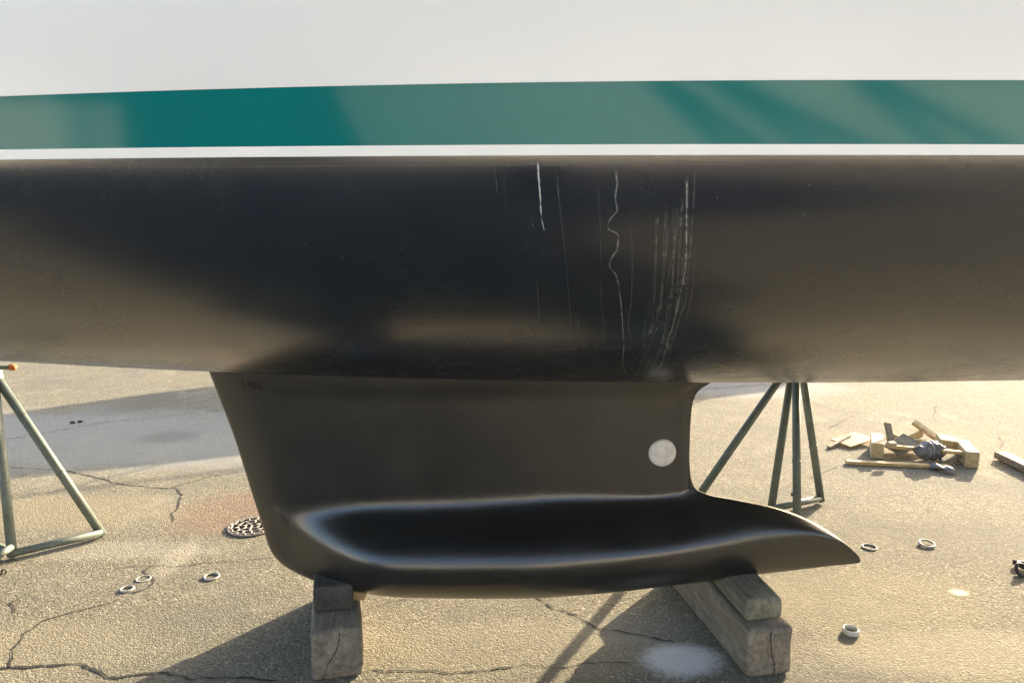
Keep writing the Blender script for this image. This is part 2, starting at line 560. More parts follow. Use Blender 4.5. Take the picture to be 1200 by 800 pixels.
def build_deck():
    verts, faces = [], []
    for x in stations:
        y = top_pt(x, z_sheer(x)); z = z_sheer(x)
        for k in range(7):
            u = -1 + 2 * k / 6
            verts.append((x, YC + u * y, z + 0.06 * (1 - u * u)))
    for i in range(len(stations) - 1):
        for k in range(6):
            a = i * 7 + k
            faces.append((a, a + 1, a + 8, a + 7))
    mesh_obj('deck', verts, faces, M['deck'], yacht, True)
    # transom
    x = X_STERN
    pts = [under_pt(x, 1 - k / 20) for k in range(21)] + [(top_pt(x, ZW + (z_sheer(x) - ZW) * k / 6), ZW + (z_sheer(x) - ZW) * k / 6) for k in range(1, 7)]
    vs_ = [(x, YC - y, z) for y, z in pts] + [(x, YC + y, z) for y, z in pts[::-1]]
    bm = bmesh.new(); f = bm.faces.new([bm.verts.new(v) for v in vs_]); bmesh.ops.remove_doubles(bm, verts=bm.verts, dist=1e-4)
    bm_obj('transom', bm, M['white'], yacht)
    bm = bmesh.new()
    add_box(bm, 3.6, 1.5, 0.36, Matrix.Translation((0.2, YC, 2.92)), 0.12, 4)
    cab = bm_obj('cabin', bm, M['white'], yacht, True)
    for s in (-1, 1):
        for xx in (-0.7, 0.4, 1.3):
            bm = bmesh.new(); add_box(bm, 0.6, 0.02, 0.13, Matrix.Translation((xx, YC + s * 0.752, 2.94)), 0.008, 1)
            bm_obj('window', bm, M['glass'], cab)
    bm = bmesh.new(); add_tube(bm, (-0.9, YC, 3.0), (-0.9, YC, 13.4), 0.075, 0.06, 16)
    mast = bm_obj('mast', bm, M['alloy'], yacht, True)
    bm = bmesh.new(); add_tube(bm, (-0.82, YC, 4.0), (2.9, YC, 4.1), 0.055, 0.05, 14)
    bm_obj('boom', bm, M['alloy'], yacht, True)
    for s in (-1, 1):
        for xx in (-3.4, -2, 0, 2, 4):
            y = top_pt(xx, z_sheer(xx)) - 0.06
            bm = bmesh.new()
            add_tube(bm, (xx, YC + s * y, z_sheer(xx)), (xx, YC + s * y, z_sheer(xx) + 0.62), 0.012, 0.01, 8)
            bm_obj('stanchion', bm, M['alloy'], yacht, True)
build_deck()

# keel with bulb: half thickness w(x, z) over the side outline
LE_PX = [(246, 436), (275, 512), (299, 588), (307, 612), (317, 643), (326, 660), (338, 673), (362, 685), (420, 693), (500, 696.5)]
TE_PX = [(836, 446), (818, 458), (811, 476), (809, 500), (808, 530), (809, 555), (814, 571), (832, 580), (860, 585), (915, 597), (962, 617), (998, 643), (1009, 655), (1012, 662), (960, 670), (900, 677.5), (800, 688), (700, 695), (600, 698)]
def kp(p, low):
    q = PY(p[0], p[1], YC - 0.07 * sstep(640, 694, p[1]))
    return q.x, q.z
LE = [kp(p, p[1] > 665 and p[0] > 330) for p in LE_PX]
TE = [kp(p, p[1] > 661) for p in TE_PX]
ZTOP = 1.16
dxdz = (LE[0][0] - LE[1][0]) / (LE[0][1] - LE[1][1])
LE.insert(0, (LE[0][0] + dxdz * (ZTOP - LE[0][1]), ZTOP))
TE.insert(0, (TE[0][0] + 0.06, ZTOP))
zmin = TE[-1][1]
LE.append((TE[-1][0] - 0.02, zmin))
fLE = pchip([p[1] for p in LE[::-1]], [p[0] for p in LE[::-1]])
fTE = pchip([p[1] for p in TE[::-1]], [p[0] for p in TE[::-1]])
tip_i = max(range(len(TE)), key=lambda i: TE[i][0])
X_TIP, Z_TIP = TE[tip_i]
low = [p for p in LE if p[1] < 0.42 and p[0] < TE[-1][0]][:]
bot = sorted(low + [p for p in TE[tip_i:]], key=lambda p: p[0])
bx = []
for p in bot:
    if not bx or p[0] > bx[-1][0] + 1e-4: bx.append(p)
fBOT = pchip([p[0] for p in bx], [p[1] for p in bx])
tail = sorted(TE[6:tip_i + 1], key=lambda p: p[0])
tl = []
for p in tail:
    if not tl or p[0] > tl[-1][0] + 1e-4: tl.append(p)
fTAIL = pchip([p[0] for p in tl], [p[1] for p in tl])
Z_FIL = PY(600, 568, YC - 0.10).z       # where the bulb meets the fin
Z_WID = PY(600, 664, YC - 0.20).z       # widest level of the bulb
MID = [PY(px, py, YC - 0.20) for px, py in ((312, 622), (330, 645), (370, 655), (430, 661), (520, 664), (600, 664), (700, 661), (800, 655), (870, 650), (915, 647), (962, 647), (1000, 654), (1009, 658))]
fMID = pchip([p.x for p in MID], [p.z for p in MID])
ZTL = [PY(px, py, YC - 0.10) for px, py in ((300, 596), (318, 588), (345, 580), (400, 574), (500, 570), (640, 568))]
fZT = pchip([p.x for p in ZTL], [p.z for p in ZTL])
W_MAX = 0.245
X_TE = kp((809, 530), False)[0]
print('keel', zmin, Z_FIL, Z_WID, X_TIP, Z_TIP, LE[1], TE[1])

def keel_w(x, z):
    # fin
    l, tr = fLE(z), min(fTE(z), X_TE + 0.16 * sstep(0.95, 1.06, z))
    foil = 0.0
    s = (x - l) / (tr - l)
    if 0 < s < 1:
        foil = 5 * 0.105 * (0.2969*math.sqrt(s) - 0.1260*s - 0.3516*s*s + 0.2843*s**3 - 0.1036*s**4) * (tr - l) * 0.95
        foil = max(foil, 0.008 * min(1, s * 40) * min(1, (1 - s) * 60))
    # bulb
    zb = fBOT(x)
    zt = fZT(x) if x < 0.10 else Z_FIL + (fTAIL(max(x, 0.72)) + 0.006 - Z_FIL) * sstep(0.10, 0.76, x)
    zm = min(max(fMID(x), zb + 0.004), zt - 0.006)
    l0 = fLE(max(z, Z_WID + 0.02))
    d = max(x - l0, 0)
    fore = math.sin(math.pi / 2 * min(max((d - 0.018) / 0.52, 0), 1)) ** 1.4
    aft = 1 - max(0, (x - 0.05) / (X_TIP - 0.05)) ** 1.5 if x > 0.05 else 1
    W = W_MAX * fore * max(aft, 0)
    bulb = 0.0
    if z <= zm:
        if z > zb: bulb = W * math.sqrt(max(0, 1 - ((zm - z) / max(zm - zb, 1e-4)) ** 2.2))
    elif z < zt:
        u = (z - zm) / (zt - zm)
        a = 0.75 * 0.5 * (1 + math.cos(math.pi * u)) + 0.25 * (1 - u * u * u * (u * (6 * u - 15) + 10))
        e = max(0, 1 - u * u) ** 0.95
        k = sstep(0.55, 0.95, x)
        bulb = W * (a * (1 - k) + e * k)
    return (foil ** 2.5 + bulb ** 2.5) ** (1 / 2.5)

def build_keel():
    nz, ns = 96, 130
    zs = [zmin + (ZTOP - zmin) * (k / (nz - 1)) ** 1.8 for k in range(nz)]
    za, zb_ = kp((860, 587), False)[1], kp((809, 550), False)[1]
    zs = sorted(zs + [za - 0.03 + (zb_ - za + 0.05) * k / 80 for k in range(81)])
    zs = [z for k, z in enumerate(zs) if k == 0 or z - zs[k - 1] > 2e-4]
    nz = len(zs)
    verts, faces = [], []
    for side in (-1, 1):
        base = len(verts)
        for z in zs:
            l, tr = fLE(z), fTE(z)
            for i in range(ns):
                s = 0.5 - 0.5 * math.cos(math.pi * i / (ns - 1))
                x = l + (tr - l) * s
                w = 0 if i in (0, ns - 1) else keel_w(x, z)
                verts.append((x, YC + side * w, z))
        for k in range(nz - 1):
            for i in range(ns - 1):
                a = base + k * ns + i
                faces.append((a, a + 1, a + ns + 1, a + ns) if side == -1 else (a, a + ns, a + ns + 1, a + 1))
    o = mesh_obj('keel', verts, faces, M['keel'], yacht, True)
    bm = bmesh.new(); bm.from_mesh(o.data)
    bmesh.ops.remove_doubles(bm, verts=bm.verts, dist=2e-4)
    bmesh.ops.recalc_face_normals(bm, faces=bm.faces)
    for f in bm.faces: f.smooth = True
    bm.to_mesh(o.data); bm.free()
    return o
keel = build_keel()

def bvh_of(o):
    me = o.data
    off = Vector((0, YC, 0)) * 0
    return BVHTree.FromPolygons([v.co.copy() for v in me.vertices], [list(p.vertices) for p in me.polygons])
bvh_hull, bvh_keel = bvh_of(underbody), bvh_of(keel)

def hit(bvh, px, py):
    d = ray(px, py).normalized()
    loc, n, i, dist = bvh.ray_cast(ORG, d)
    if loc is None: return None, None
    if n.dot(d) > 0: n = -n
    return loc, n

def build_anode():
    p, n = hit(bvh_keel, 776, 530)
    q = n.to_track_quat('Z', 'Y').to_matrix().to_4x4()
    T = Matrix.Translation(p) @ q
    bm = bmesh.new()
    prof = [(0.0, 0.010), (0.012, 0.0105), (0.026, 0.0135), (0.034, 0.0125), (0.046, 0.0105), (0.0525, 0.007), (0.0535, 0.0), (0.0535, -0.012)]
    n_ = 40
    rings = []
    for r, h in prof:
        if r == 0:
            rings.append([bm.verts.new(T @ Vector((0, 0, h)))])
        else:
            rings.append([bm.verts.new(T @ Vector((r * math.cos(2*math.pi*i/n_), r * math.sin(2*math.pi*i/n_), h))) for i in range(n_)])
    for i in range(n_):
        bm.faces.new((rings[0][0], rings[1][i], rings[1][(i+1) % n_]))
        for k in range(1, len(prof) - 1):
            bm.faces.new((rings[k][i], rings[k+1][i], rings[k+1][(i+1) % n_], rings[k][(i+1) % n_]))
    an = bm_obj('anode', bm, M['anode'], keel, True)
    an['label'] = 'pale round zinc anode on the black keel'
    return an
build_anode()

def ribbon(name, bvh, pts, w, mat, parent, lift=0.0008, seed=0):
    rnd = random.Random(seed)
    P = []
    if len(pts) > 3 and all(b[1] > a[1] for a, b in zip(pts[:-1], pts[1:])):
        f = pchip([p[1] for p in pts], [p[0] for p in pts])
        n = int((pts[-1][1] - pts[0][1]) / 3)
        ys = [pts[0][1] + (pts[-1][1] - pts[0][1]) * k / n for k in range(n + 1)]
        pts = [(f(y) + rnd.uniform(-.2, .2), y) for y in ys]
    for a, b in zip(pts[:-1], pts[1:]):
        n = max(1 if len(pts) > 12 else 2, int(math.hypot(b[0]-a[0], b[1]-a[1]) / 5))
        for k in range(n):
            P.append((a[0] + (b[0]-a[0])*k/n, a[1] + (b[1]-a[1])*k/n))
    P.append(pts[-1])
    L = [hit(bvh, *p) for p in P]
    L = [x for x in L if x[0] is not None]
    verts, faces, soft = [], [], []
    for i, (p, n) in enumerate(L):
        t = (L[min(i+1, len(L)-1)][0] - L[max(i-1, 0)][0]).normalized()
        s = t.cross(n).normalized()
        ww = w * rnd.uniform(0.6, 1.2) * (1 - 0.6 * (i / len(L)) ** 3)
        q = p + n * lift
        verts += [q - s * ww * 1.7, q, q + s * ww * 1.7]
        end = min(1, i / 4, (len(L) - 1 - i) / 3 + 0.4)
        soft += [0.0, end, 0.0]
    for i in range(len(L) - 1):
        faces += [(3*i, 3*i+1, 3*i+4, 3*i+3), (3*i+1, 3*i+2, 3*i+5, 3*i+4)]
    o = mesh_obj(name, verts, faces, mat, parent)
    at = o.data.attributes.new('soft', 'FLOAT', 'POINT')
    at.data.foreach_set('value', soft)
    return o

DRIPS = [
    ([(630, 182), (631, 205), (633, 230), (634, 250), (638, 271)], .0014, 'drip'),
    ([(578, 182), (581, 205), (583, 226)], .0008, 'drip_faint'),
    ([(589, 182), (591, 205), (593, 243)], .0008, 'drip_faint'),
    ([(599, 182), (600, 209)], .0008, 'drip_faint'),
    ([(720, 195), (723, 215), (721, 232), (723, 246), (714, 258), (712, 267), (725, 275), (723, 292), (716, 303), (714, 311), (722, 322), (727, 350), (730, 385), (731, 410), (729, 425), (736, 441)], .0013, 'drip_mid'),
    ([(738, 260), (741, 300), (740, 350), (736, 380), (742, 405), (735, 425)], .0010, 'drip_faint'),
    ([(805, 205), (804, 300), (797, 345), (791, 372), (784, 395), (775, 425), (756, 446)], .0018, 'drip_mid'),
    ([(796, 250), (790, 300), (787, 340), (781, 370), (776, 400), (764, 430)], .0016, 'drip_faint'),
    ([(783, 262), (778, 320), (772, 360), (760, 395), (752, 420), (742, 446)], .0018, 'drip_faint'),
    ([(798, 370), (790, 395), (777, 425), (770, 440)], .0014, 'drip_faint'),
    ([(788, 235), (790, 290), (780, 340)], .0014, 'drip_faint'),
    ([(815, 195), (811, 260), (806, 320), (799, 352)], .0016, 'drip_faint'),
    ([(765, 350), (756, 380), (752, 410)], .0010, 'drip_faint'),
    ([(652, 200), (658, 260), (667, 350), (671, 430)], .0009, 'drip_faint'),
    ([(678, 360), (679, 432)], .0009, 'drip_faint'),
    ([(708, 370), (708, 405)], .0009, 'drip_faint'),
    ([(616, 191), (626, 192)], .0012, 'drip'),
    ([(668, 192), (674, 191)], .0010, 'drip'),
    ([(709, 191.5), (716, 191)], .0012, 'drip'),
]
_r = random.Random(5)
for k in range(8):
    x0 = _r.uniform(768, 815); y0 = _r.uniform(215, 330); q = (x0 - 768) / 47
    DRIPS.append(([(x0 + 3, y0), (x0 + 1, y0 + 30), (x0 - 4 - 4 * q, 372), (x0 - 16 - 8 * q, 408), (x0 - 30 - 16 * q, _r.uniform(425, 444))], _r.uniform(.0007, .0020), 'drip_faint'))
for k in range(3):
    x0 = _r.uniform(575, 760); y0 = _r.uniform(185, 330)
    DRIPS.append(([(x0, y0), (x0 + 2, y0 + 25), (x0 + 3, y0 + 45), (x0 + 4, y0 + _r.uniform(60, 100))], .0007, 'drip_faint'))
for i, (pts, w, m) in enumerate(DRIPS):
    ribbon('drip_streak', bvh_hull, pts, w, M[m], underbody, seed=i)
ribbon('paint_edge', bvh_hull, [(2 + 30*i, 198 - 0.35*i + 0.006*i*i) for i in range(40)], .0006, M['drip_faint'], underbody, seed=99)

# cast lettering near the top of the fin
LETTER = [
    [(284, 445.5), (287, 455)],
    [(291, 456), (291, 447), (293.5, 451), (296, 447), (296, 456)],
    [(299.5, 447), (299.5, 455.5)],
    [(304, 447), (304, 455.5), (306.5, 455.5)],
    [(309, 446), (311.5, 450), (311.5, 454), (309, 460)],
    [(290, 458.5), (306, 458.5)],
]
for i, pts in enumerate(LETTER):
    ribbon('cast_letter', bvh_keel, pts, .0022, M['mark'] if i < 4 else M['mark_edge'], keel, 0.0012, seed=200 + i)

# ------------------------------------------------------------------ timber blocks under the keel
def timber(name, a, b, w, h, z0, mat, label, group=None, seed=0, bevel=0.018, sag=0.004):
    """timber lying from ground point a (near end) to b, width w, height h, underside at z0"""
    rnd = random.Random(seed)
    a, b = Vector((a[0], a[1], 0)), Vector((b[0], b[1], 0))
    L = (b - a).length
    ang = math.atan2(b.y - a.y, b.x - a.x) - math.pi / 2
    bm = bmesh.new()
    bmesh.ops.create_cube(bm, size=1)
    bmesh.ops.scale(bm, vec=(w, L, h), verts=bm.verts)
    bmesh.ops.bevel(bm, geom=list(bm.edges), offset=bevel, segments=3, profile=0.55, affect='EDGES')
    es = [e for e in bm.edges if e.calc_length() > 0.1]
    bmesh.ops.subdivide_edges(bm, edges=es, cuts=5, use_grid_fill=True)
    from mathutils import noise
    for v in bm.verts:
        d = noise.noise_vector(v.co * 9 + Vector((seed * 3.1, seed, 0))) * sag
        v.co += d
    o = bm_obj(name, bm, mat, None, True)
    o.location = ((a.x + b.x) / 2, (a.y + b.y) / 2, z0 + h / 2)
    o.rotation_euler = (0, 0, ang)
    tag(o, label, 'timber block', group)
    return o

GRP = 'timber blocks under the keel'
# left stack
lf, rf = G(366, 797), G(426, 795)
a = (lf + rf) / 2 + Vector((0, 0.0, 0)); w_l = (rf - lf).length
back = a + Vector((-0.135, 0.60, 0))
t1 = timber('timber_block', a, back, w_l, 0.188, 0.0, M['woodgrey'], 'cracked grey timber block standing on the asphalt under the keel nose', GRP, 1, 0.02)
a2 = a + Vector((-0.038, 0.125, 0)); b2 = back + Vector((-0.01, 0.02, 0))
t2 = timber('timber_block', a2, b2, w_l * 0.80, 0.10, 0.188, M['wooddark'], 'dark short timber clamped between the keel nose and the cracked grey block', GRP, 2, 0.012)
# right stack
rl, rr = G(872, 791), G(931, 794)
a = (rl + rr) / 2; w_r = (rr - rl).length
back = a + Vector((-0.135, 0.76, 0))
t3 = timber('timber_block', a, back, w_r, 0.185, 0.0, M['woodgrey'], 'long grey timber with a cracked end on the asphalt below the bulb tail', GRP, 3, 0.02)
a2 = a + Vector((-0.012, 0.045, 0)); b2 = back + Vector((0.03, -0.05, 0))
t4 = timber('timber_block', a2, b2, w_r * 0.82, 0.085, 0.186, M['woodgreen'], 'greenish grey thick board with a chamfered end between bulb tail and long timber', GRP, 4, 0.022)

def face_crack(o, pts, w, seed):
    """dark split on the near end grain of a timber, in the timber's own x/z"""
    L = o.dimensions.y if o.dimensions.y else 0.6
    rnd = random.Random(seed)
    y = min(v.co.y for v in o.data.vertices) - 0.0005
    verts, faces = [], []
    D = []
    for p, q in zip(pts[:-1], pts[1:]):
        for k in range(6):
            D.append((p[0] + (q[0]-p[0])*k/6 + rnd.uniform(-.0015, .0015), p[1] + (q[1]-p[1])*k/6))
    D.append(pts[-1])
    for i, (x, z) in enumerate(D):
        ww = w * rnd.uniform(0.4, 1.3)
        verts += [(x - ww, y, z), (x + ww, y, z)]
    for i in range(len(D) - 1):
        faces.append((2*i, 2*i+1, 2*i+3, 2*i+2))
    c = mesh_obj('crack', verts, faces, M['pit'])
    c.parent = o
    return c
face_crack(t1, [(0.012, 0.085), (0.003, 0.03), (-0.012, 0.0), (-0.035, -0.035), (-0.05, -0.085)], 0.0022, 5)
face_crack(t3, [(-0.005, 0.085), (-0.002, 0.03), (0.006, -0.01), (0.015, -0.04), (0.018, -0.085)], 0.002, 6)

bm = bmesh.new()
add_box(bm, 0.06, 0.16, 0.04, Matrix.Identity(4), 0.004, 1)
wedge = bm_obj('wood_wedge', bm, M['woodpale'])
wedge.location = PY(419, 703, 2.62) + Vector((0, 0.06, 0)); wedge.location.z = 0.208
tag(wedge, 'small pale wood wedge tucked on the cracked grey block under the keel', 'wood wedge')

# ------------------------------------------------------------------ boat stands
def stand(name, apex, feet, bars, top, label, r=0.0215):
    root = empty(name, (apex.x, apex.y, 0), label, 'boat stand', 'steel boat stands propping the hull')
    for f in feet:
        bm = bmesh.new()
        d = (apex - f).normalized()
        f0 = f + Vector((0, 0, 0.012)); f1 = apex + Vector((f.x - apex.x, f.y - apex.y, 0)).normalized() * 0.03
        add_tube(bm, f0, f1, r, r, 16)
        leg = bm_obj('leg', bm, M['stand'], root, True)
        bm = bmesh.new()
        add_tube(bm, f0.lerp(f1, 0.40), f0.lerp(f1, 0.408), r * 1.09, r * 1.09, 16)
        bm_obj('tape_band', bm, M['stand'], leg, True)
    for i, j in bars:
        bm = bmesh.new()
        a, b = feet[i] + Vector((0, 0, 0.03)), feet[j] + Vector((0, 0, 0.03))
        add_tube(bm, a, b, r * 0.85, r * 0.85, 12)
        bm_obj('base_bar', bm, M['stand'], root, True)
    bm = bmesh.new(); add_tube(bm, apex - Vector((0, 0, 0.06)), apex + Vector((0, 0, 0.05)), 0.042, 0.042, 16)
    bm_obj('collar', bm, M['stand'], root, True)
    bm = bmesh.new(); add_tube(bm, apex, top, 0.018, 0.018, 12)
    bm_obj('screw', bm, M['stand'], root, True)
    return root

def hull_top(x, Y):
    """z of the hull underside at x, Y"""
    y = abs(Y - YC)
    best = None
    for k in range(200):
        yy, zz = under_pt(x, k / 199)
        if best is None or abs(yy - y) < best[0]: best = (abs(yy - y), zz)
    return best[1]

ap = PY(932, 424, 4.08)
feet = [G(803, 606), G(903, 602), G(962, 589), G(934, 628)]
topr = Vector((ap.x, 4.02, hull_top(ap.x, 4.02) - 0.03))
rs = stand('boat_stand', ap, feet, [(0, 1), (1, 2), (0, 3)], topr, 'grey tube boat stand on the far side, behind the keel bulb tail')
bm = bmesh.new(); add_box(bm, 0.24, 0.18, 0.03, loc_rot(topr + Vector((0, 0.01, 0.0)), R(42), 0, 0), 0.004, 1)
bm_obj('pad', bm, M['ply'], rs)
bm = bmesh.new(); add_tube(bm, G(908, 594, .03), G(917, 605, .02), 0.005, 0.005, 8)
bm_obj('pin', bm, M['ring'], rs, True)
bm = bmesh.new(); c0 = PY(931.5, 579, 3.72); add_tube(bm, c0 + Vector((-.02, 0, 0)), c0 + Vector((.02, -.02, .004)), 0.009, 0.009, 8)
bm_obj('bolt', bm, M['chain'], rs, True)

ap = PY(-7, 445, 3.75)
feet = [G(121, 630), G(15, 655), G(-95, 600)]
topl = Vector((ap.x + 0.04, 3.60, hull_top(ap.x, 3.60) - 0.03))
ls = stand('boat_stand', ap, feet, [(0, 1), (1, 2)], topl, 'grey tube boat stand with a rusty screw handle, left of the keel', 0.022)
bm = bmesh.new(); add_box(bm, 0.24, 0.18, 0.03, loc_rot(topl + Vector((0, 0.01, 0.0)), R(45), 0, 0), 0.004, 1)
bm_obj('pad', bm, M['ply'], ls)
h0, h1 = PY(-40, 430, 3.7), PY(12, 430, 3.7)
bm = bmesh.new(); add_tube(bm, h0, h1, 0.013, 0.013, 10)
hd = bm_obj('screw_handle', bm, M['stand'], ls, True)
bm = bmesh.new(); add_tube(bm, h1, PY(18, 430.5, 3.7), 0.017, 0.014, 10)
ob = bm_obj('rusty_end', bm, M['rust'], hd, True); ob['label'] = 'orange rusty end of the screw handle'
bm = bmesh.new(); add_tube(bm, G(-2, 651, .06), G(13, 641, .06), 0.016, 0.016, 12)
bm_obj('cross_pin', bm, M['stand'], ls, True)
bm = bmesh.new()
for k in range(6):
    p = G(-14 + 3.6 * k, 676 - k * 1.2, 0.008)
    add_torus(bm, loc_rot(p, R(70) if k % 2 else 0, 0, 0.6), 0.011, 0.0035, 14, 6)
bm_obj('chain', bm, M['chain'], ls, True)

# ------------------------------------------------------------------ drain grate
def build_drain():
    c = G(296, 617.5)
    root = empty('drain_grate', c, 'round cast iron drain grate set in the asphalt, left of the keel', 'drain grate')
    Rg = 0.122
    n = 48
    bm = bmesh.new()
    vs0 = [bm.verts.new((c.x + (Rg*1.0) * math.cos(2*math.pi*i/n), c.y + Rg * math.sin(2*math.pi*i/n), 0.0045)) for i in range(n)]
    bm.faces.new(vs0)
    bm_obj('pit', bm, M['pit'], root)
    bm = bmesh.new()
    add_torus(bm, Matrix.Translation((c.x, c.y, 0.006)), Rg, 0.007, 48, 8, 0.7)
    bm_obj('frame', bm, M['iron'], root, True)
    bm = bmesh.new()
    for rr in (0.036, 0.072, 0.106):
        add_torus(bm, Matrix.Translation((c.x, c.y, 0.009)), rr, 0.0058, 40, 8, 0.6)
    for (r0, r1, cnt, off) in ((0.0, 0.036, 3, 0.2), (0.036, 0.072, 8, 0.1), (0.072, 0.106, 13, 0.3), (0.106, 0.120, 16, 0.0)):
        for k in range(cnt):
            t = 2 * math.pi * (k + off) / cnt
            d = Vector((math.cos(t), math.sin(t), 0))
            add_tube(bm, Vector((c.x, c.y, 0.009)) + d * r0, Vector((c.x, c.y, 0.009)) + d * r1, 0.0052, 0.0052, 8)
    bm_obj('grating', bm, M['iron'], root, True)
build_drain()

# ------------------------------------------------------------------ rings lying about
def ring(px, py, R0, r, label, squash=1.0, tilt=0.0):
    p = G(px, py, r * squash)
    bm = bmesh.new()
    add_torus(bm, loc_rot((0, 0, 0), tilt, 0, 0), R0, r, 36, 8, squash)
    o = bm_obj('plastic_ring', bm, M['ring'], None, True)
    o.location = p + Vector((0, 0, abs(math.sin(tilt)) * R0))
    tag(o, label, 'ring', 'white plastic rings lying on the asphalt')
ring(248, 675, 0.032, 0.0037, 'white ring alone on bare asphalt between drain grate and left timber stack', 1.2)
ring(149, 689.5, 0.026, 0.0037, 'small white ring beside the curled crack near the left boat stand', 1.2)
ring(168, 677.5, 0.030, 0.0031, 'dull white ring sunk inside the curled crack near the left boat stand', 0.7)
ring(1019, 640.5, 0.033, 0.0037, 'thin white ring on the asphalt just beyond the bulb tail tip', 1.0)
ring(1086, 637.5, 0.034, 0.0054, 'thick white ring on the asphalt farthest right of the rings', 1.1, 0.12)
ring(997, 738.5, 0.028, 0.0051, 'tall white pipe ring right of the long grey timber', 2.2)

# ------------------------------------------------------------------ wooden frame with scrap
def piece(name, c, size, rot, mat, label=None, cat=None, parent=None, bevel=0.004, group=None):
    bm = bmesh.new()
    add_box(bm, *size, Matrix.Identity(4), bevel, 1)
    o = bm_obj(name, bm, mat)
    if parent is not None:
        o.parent = parent
        o.location = Vector(c) - parent.location
    else:
        o.location = c
    o.rotation_euler = rot
    if label: tag(o, label, cat, group)
    return o

def build_scrap():
    pL, pR = G(1029, 538), G(1139, 548.5)
    fr = empty('wooden_frame', ((pL.x + pR.x)/2, (pL.y+pR.y)/2, 0), 'pale wooden frame of two blocks joined by rails on the asphalt', 'wooden frame')
    dirx = (pR - pL).normalized(); ang = math.atan2(dirx.y, dirx.x)
    hb = 0.108
    piece('end_block', pL + Vector((0.055, 0.14, hb/2)), (0.080, 0.27, hb), (0, 0, ang - R(5)), M['woodbox'], parent=fr)
    piece('end_block', pR + Vector((0.050, 0.15, hb/2)), (0.080, 0.30, hb), (0, 0, ang + R(1)), M['woodbox'], parent=fr)
    mid = (pL + pR) / 2
    L = (pR - pL).length - 0.09
    for dy, zz in ((0.05, 0.080), (0.23, 0.086)):
        piece('rail', mid + Vector((0.05 + dy * 0.3, dy, zz)), (L, 0.035, 0.022), (0, 0, ang), M['woodpale'], parent=fr, bevel=0.002)
    # long stick in front
    a, b = G(991, 543.5), G(1112, 549)
    m = (a + b) / 2; an = math.atan2(b.y - a.y, b.x - a.x)
    piece('wood_stick', m + Vector((0, 0, 0.014)), ((b - a).length, 0.045, 0.024), (0, 0, an), M['woodpale'], 'long thin wooden stick lying in front of the wooden frame', 'stick')
    # board on the left and slanted batten
    pb = G(1000, 522)
    piece('plywood_board', pb + Vector((0.02, 0.05, 0.030)), (0.27, 0.17, 0.012), (R(3), R(-4), R(28)), M['woodpale'], 'flat yellow board leaning on the left of the wooden frame', 'board', bevel=0.001)
    a, b = G(971, 526), G(995, 517)
    piece('wood_batten', (a + b) / 2 + Vector((0, 0, 0.02)), ((b - a).length * 1.0, 0.03, 0.03), (0, R(-6), math.atan2(b.y-a.y, b.x-a.x)), M['woodgrey'], 'short dark batten at the far left of the scrap wood', 'batten')
    # offcuts inside the frame
    c = PY(1040, 513, 5.05)
    piece('wood_offcut', (c.x, 5.02, 0.115), (0.05, 0.022, 0.20), (R(-38), R(14), R(10)), M['woodgrey'], 'grey narrow offcut standing tilted behind the left end block', 'offcut', group='wood offcuts in the frame')
    c = PY(1062, 510, 5.1)
    piece('wood_offcut', (c.x, 5.12, 0.10), (0.24, 0.13, 0.07), (R(10), R(-10), R(28)), M['woodbox'], 'thick pale offcut block leaning in the middle of the wooden frame', 'offcut', group='wood offcuts in the frame')
    c = PY(1055, 522, 4.9)
    piece('wood_offcut', (c.x + 0.03, 4.93, 0.08), (0.22, 0.13, 0.012), (R(18), R(-16), R(30)), M['woodgrey'], 'thin grey board propped below the thick pale offcut', 'offcut', group='wood offcuts in the frame')
    c = PY(1089, 509, 5.05)
    piece('wood_offcut', (c.x, 5.08, 0.13), (0.22, 0.05, 0.03), (R(20), R(33), R(-30)), M['woodbox'], 'slanted pale offcut rising behind the wrapped grey bundle', 'offcut', group='wood offcuts in the frame')
    c = PY(1066, 518, 4.95)
    piece('wood_offcut', (c.x, 4.99, 0.05), (0.26, 0.12, 0.02), (R(6), R(4), R(20)), M['woodpale'], 'flat pale offcut lying under the other offcuts in the frame', 'offcut', group='wood offcuts in the frame')
    c = PY(1045, 522, 4.82)
    piece('wood_offcut', (c.x + .01, 4.84, 0.11), (0.06, 0.04, 0.035), (R(10), 0, R(15)), M['woodbox'], 'small pale cube offcut sitting on the front rail of the frame', 'offcut', group='wood offcuts in the frame', bevel=0.006)
    c = PY(1112, 517, 4.95)
    piece('wood_offcut', (c.x, 4.97, 0.09), (0.13, 0.10, 0.06), (R(10), R(6), R(-12)), M['woodbox'], 'square pale offcut between the grey bundle and right end block', 'offcut', group='wood offcuts in the frame')
    c = PY(1113, 533, 4.75)
    piece('wood_offcut', (c.x, 4.74, 0.035), (0.16, 0.03, 0.03), (0, R(-14), R(12)), M['woodgrey'], 'brown broken batten end beneath the front rail by the bundle', 'offcut', group='wood offcuts in the frame')
    # wrapped bundle
    from mathutils import noise
    bm = bmesh.new()
    n, m_ = 60, 28
    c = PY(1092, 527, 4.82); c.z = 0.072
    ax = Vector((0.94, 0.30, -0.06)).normalized()
    q = ax.to_track_quat('Z', 'Y')
    rings = []
    for i in range(n):
        u = i / (n - 1)
        r = 0.068 * (max(0.0, math.sin(math.pi * (0.06 + 0.90 * u)))) ** 0.45
        r *= 1 + 0.10 * math.sin(u * 46) - 0.2 * u
        rr = []
        for j in range(m_):
            t = 2 * math.pi * j / m_
            p = Vector((math.cos(t), math.sin(t), 0)) * r
            p.z = (u - 0.5) * 0.23
            p += noise.noise_vector(p * 24) * 0.017
            w = c + q @ p
            w.z = max(w.z, 0.012)
            rr.append(bm.verts.new(w))
        rings.append(rr)
